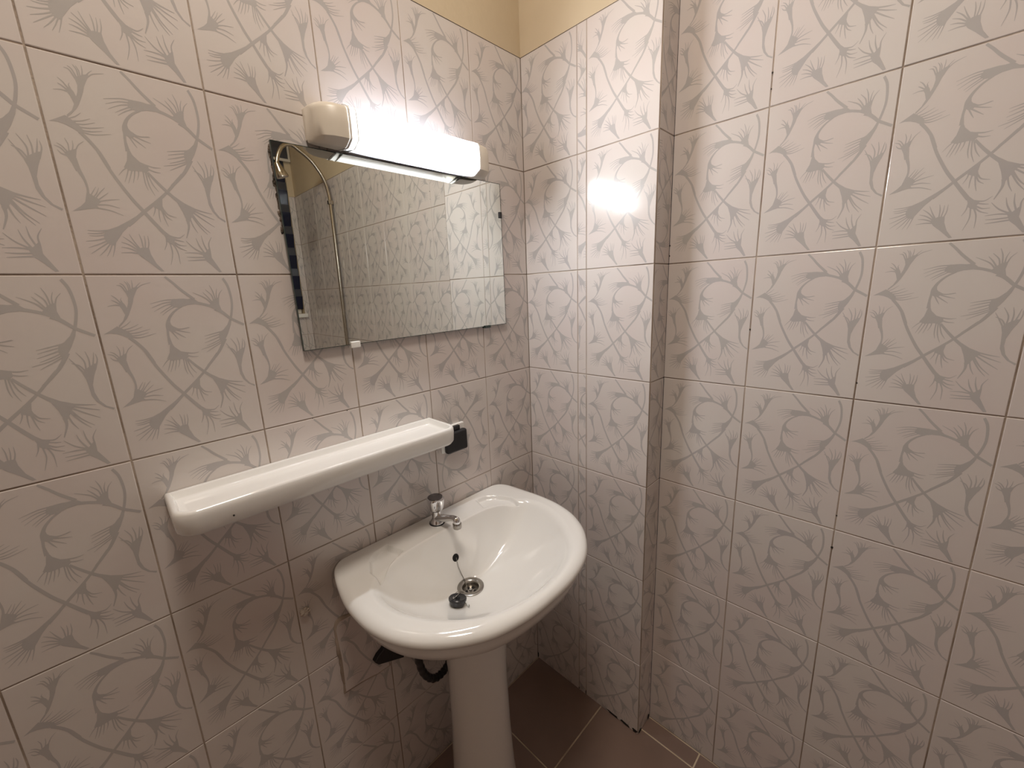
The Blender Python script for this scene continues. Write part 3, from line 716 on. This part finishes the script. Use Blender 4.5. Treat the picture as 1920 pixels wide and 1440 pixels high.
# ------------------------------------------------------------------ pillar tap
TX, TY = -0.4440, -0.0470; TZ = 0.8165
tap = thing('pillar_tap', 'small chrome pillar tap standing on the back of the basin', 'tap', (TX, TY, TZ))
mb = MB(); mb.lathe([(0.0001, 0), (0.0205, 0), (0.0215, 0.002), (0.0205, 0.0045), (0.0001, 0.005)], (TX, TY, TZ), n=32); o = mb.build('base_washer', M_RUBBER, tap, smooth=True); o['label'] = 'black base washer'
mb = MB(); mb.lathe([(0.0001, 0.0046), (0.0190, 0.0046), (0.0180, 0.009), (0.0135, 0.014), (0.0120, 0.022), (0.0120, 0.036), (0.0105, 0.040), (0.0001, 0.041)], (TX, TY, TZ), n=32); mb.build('body', M_CHROME, tap, smooth=True)
mb = MB()
sp = catmull([(TX, TY + 0.002, TZ + 0.0150), (TX, TY - 0.020, TZ + 0.0220), (TX, TY - 0.045, TZ + 0.0320), (TX, TY - 0.066, TZ + 0.0405), (TX, TY - 0.080, TZ + 0.0445), (TX, TY - 0.0875, TZ + 0.0420), (TX, TY - 0.0890, TZ + 0.0350)], 6)
mb.tube(sp, 0.0085, 16, radii=[0.0120 - 0.0042 * min(1, i / 16) + (0.0016 if i > len(sp) - 10 else 0) for i in range(len(sp))])
mb.build('spout', M_CHROME, tap, smooth=True)
mb = MB(); mb.lathe([(0.0001, -0.001), (0.0106, -0.001), (0.0112, 0.001), (0.0112, 0.011), (0.0100, 0.013), (0.0001, 0.013)], (TX, TY - 0.0892, TZ + 0.0235), n=24); mb.build('aerator', M_STEEL, tap, smooth=True)
mb = MB(); rs = []
for h, r, k in ((0.0380, 0.0140, 0.0), (0.0405, 0.0175, 0.10), (0.0480, 0.0210, 0.17), (0.0590, 0.0232, 0.17), (0.0690, 0.0242, 0.12), (0.0740, 0.0238, 0.05), (0.0765, 0.0215, 0.0)):
    rs.append([(TX + r * (1 - k * 0.5 * (1 - math.cos(4 * a))) * math.cos(a + 0.5), TY + r * (1 - k * 0.5 * (1 - math.cos(4 * a))) * math.sin(a + 0.5), TZ + h) for a in [2 * math.pi * j / 64 for j in range(64)]])
mb.rings(rs, 0); hd = mb.build('handle', M_CHROME, tap, smooth=True)
mb = MB(); mb.lathe([(0.0001, 0.0766), (0.0195, 0.0766), (0.0190, 0.0780), (0.0001, 0.0784)], (TX, TY, TZ), n=28); mb.build('index_cap', mat('smoky_cap', (0.16, 0.15, 0.16, 1), 0.15, 0.6), hd, smooth=True)

# ------------------------------------------------------------------ plug on its chain
pl_c = Vector((-0.5110, -0.2040, 0)); pl_c.z = surf_z(pl_c.x, pl_c.y) + 0.0012
plug = thing('sink_plug', 'black rubber plug on a bead chain lying beside the drain', 'plug', pl_c)
gx_ = (surf_z(pl_c.x + 0.006, pl_c.y) - surf_z(pl_c.x - 0.006, pl_c.y)) / 0.012; gy_ = (surf_z(pl_c.x, pl_c.y + 0.006) - surf_z(pl_c.x, pl_c.y - 0.006)) / 0.012
pq = Vector((-gx_, -gy_, 1)).normalized().to_track_quat('Z', 'Y').to_matrix()
mb = MB(); mb.lathe([(0.0001, 0.0022), (0.0165, 0.0022), (0.0185, 0.005), (0.0200, 0.012), (0.0215, 0.0135), (0.0215, 0.0175), (0.0195, 0.0195), (0.0150, 0.0180), (0.0060, 0.0175), (0.0050, 0.0215), (0.0001, 0.0220)], pl_c, n=32, rot=pq)
mb.build('stopper', M_RUBBER, plug, smooth=True)
top = pl_c + pq @ Vector((0, 0, 0.021))
def sl(x, y, up=0.0022): return (x, y, surf_z(x, y) + up)
chain_pts = [(BX + 0.001, -0.1165, surf_z(BX, -0.1165) + 0.003), sl(BX, -0.1235, 0.004), sl(BX + 0.001, -0.130, 0.005), (BX + 0.004, -0.1385, Z_DR + 0.006), (BX + 0.001, -0.148, Z_DR + 0.0035), (BX - 0.004, -0.160, Z_DR - 0.006), (BX - 0.012, -0.174, Z_DR - 0.008), (BX - 0.022, -0.176, Z_DR + 0.001),
             (BX - 0.034, -0.1660, Z_DR + 0.006), sl(BX - 0.047, -0.166, 0.004), sl(BX - 0.057, -0.178, 0.012), tuple(pl_c + pq @ Vector((0.004, 0.016, 0.022))), tuple(top + Vector((0, 0, 0.003))), tuple(pl_c + pq @ Vector((0.002, -0.012, 0.022))), tuple(pl_c + pq @ Vector((0.004, -0.023, 0.012))), sl(pl_c.x + 0.013, pl_c.y - 0.026, 0.003), sl(pl_c.x + 0.020, pl_c.y - 0.020, 0.003)]
cp = catmull(chain_pts, 24); mb = MB(); acc = 0.0; last = cp[0]
mb.ball(last, 0.0013, 6, 4)
for p in cp[1:]:
    acc += (p - last).length; last = p
    if acc > 0.0031: mb.ball(p, 0.0013, 6, 4); acc = 0
mb.tube(cp[::4], 0.0005, 5)
o = mb.build('chain', M_STEEL, plug, smooth=True); o['label'] = 'thin steel bead chain'

# ------------------------------------------------------------------ pedestal
ped = thing('basin_pedestal', 'tall white ceramic pedestal column under the basin', 'pedestal', (BX, -0.12, 0))
mb = MB(); rs = []
PX, PY = -0.4330, -0.1650
for z, r, d in ((0.0, 0.098, 0.0), (0.012, 0.098, 0.0), (0.030, 0.094, 0.0), (0.10, 0.088, 0.0), (0.25, 0.082, 0), (0.42, 0.080, 0), (0.54, 0.083, 0), (0.60, 0.090, 0), (0.638, 0.096, 0), (0.6535, 0.097, 0)):
    ring = []
    for j in range(48):
        a = 2 * math.pi * j / 48; x, y = r * math.cos(a), r * math.sin(a)
        if y > 0: y = min(y, 0.055)
        ring.append((PX + x, min(PY + y, -0.004), z))
    rs.append(ring)
mb.rings(rs, 0); mb.build('column', M_CERAMIC, ped, smooth=True)

# ------------------------------------------------------------------ bits under the basin
mb = MB()
hp = catmull([(-0.565, -0.075, 0.640), (-0.563, -0.075, 0.560), (-0.558, -0.074, 0.490), (-0.545, -0.072, 0.425), (-0.515, -0.068, 0.378), (-0.480, -0.064, 0.368), (-0.450, -0.060, 0.385), (-0.428, -0.058, 0.425), (-0.420, -0.058, 0.480)], 8)
mb.tube(hp, 0.0100, 14, radii=[0.0100 + 0.0012 * math.sin(i * 2.2) for i in range(len(hp))])
tag(mb.build('supply_hose', M_RUBBER, smooth=True), 'black flexible hose looping under the basin beside the pedestal', 'hose')
mb = MB()
tri = [(-0.651, 0.503), (-0.640, 0.515), (-0.624, 0.523), (-0.600, 0.640), (-0.570, 0.640), (-0.570, 0.458), (-0.642, 0.490)]
mb.rings([[(x, -0.0015, z) for x, z in tri], [(x, -0.022, z) for x, z in tri]], 0)
tag(mb.build('support_bracket', M_BLACK, bevel=0.002), 'black angled bracket on the wall under the basin left side', 'bracket')
# pinched lump of filler left of the basin, with the crack that runs into it
mb = MB(); bm = bmesh.new(); bmesh.ops.create_icosphere(bm, subdivisions=3, radius=1.0)
for v in bm.verts:
    n = noise.noise(v.co * 2.3 + Vector((3, 1, 7))) * 0.45
    v.co *= 1 + n
    v.co = Vector((-0.7845 + v.co.x * 0.0105, -0.003 - 0.0075 * v.co.y, 0.7350 + v.co.z * 0.0085))
    if v.co.y > -0.0002: v.co.y = -0.0002
b0 = len(mb.v); mb.v += [tuple(v.co) for v in bm.verts]
for f in bm.faces: mb.f.append(tuple(b0 + v.index for v in f.verts)); mb.m.append(0)
bm.free()
tag(mb.build('filler_lump', M_FILLER, smooth=True), 'small pinched lump of filler on the tiles left of the basin', 'filler')

# ------------------------------------------------------------------ shower, seen in the mirror
shw = thing('shower_riser', 'chrome shower pipe with curved arm reflected in the mirror', 'shower', (0.04, -1.55, 1.0))
SYY = -1.555
mb = MB()
pp = catmull([(0.060, SYY, 0.85), (0.062, SYY, 1.2), (0.064, SYY, 1.6), (0.064, SYY, 1.90), (0.060, SYY, 1.99), (0.040, SYY, 2.065), (-0.011, SYY, 2.140), (-0.073, SYY, 2.186), (-0.110, SYY, 2.204), (-0.150, SYY, 2.190), (-0.177, SYY, 2.148), (-0.190, SYY, 2.105)], 10)
mb.tube(pp, 0.0095, 14); mb.build('pipe', M_OLDCHROME, shw, smooth=True)
mb = MB(); mb.lathe([(0.0001, 0.0), (0.030, 0.0), (0.032, 0.005), (0.024, 0.035), (0.015, 0.062), (0.0135, 0.072), (0.0001, 0.074)], (-0.172, SYY, 2.036), n=28, rot=Matrix.Rotation(math.radians(-16), 3, 'Y')); mb.build('shower_head', M_OLDCHROME, shw, smooth=True)
mb = MB(); mb.box((0.050, SYY - 0.012, 1.930), (XR - 0.0006, SYY + 0.012, 1.952)); mb.build('pipe_bracket', M_OLDCHROME, shw, bevel=0.004)
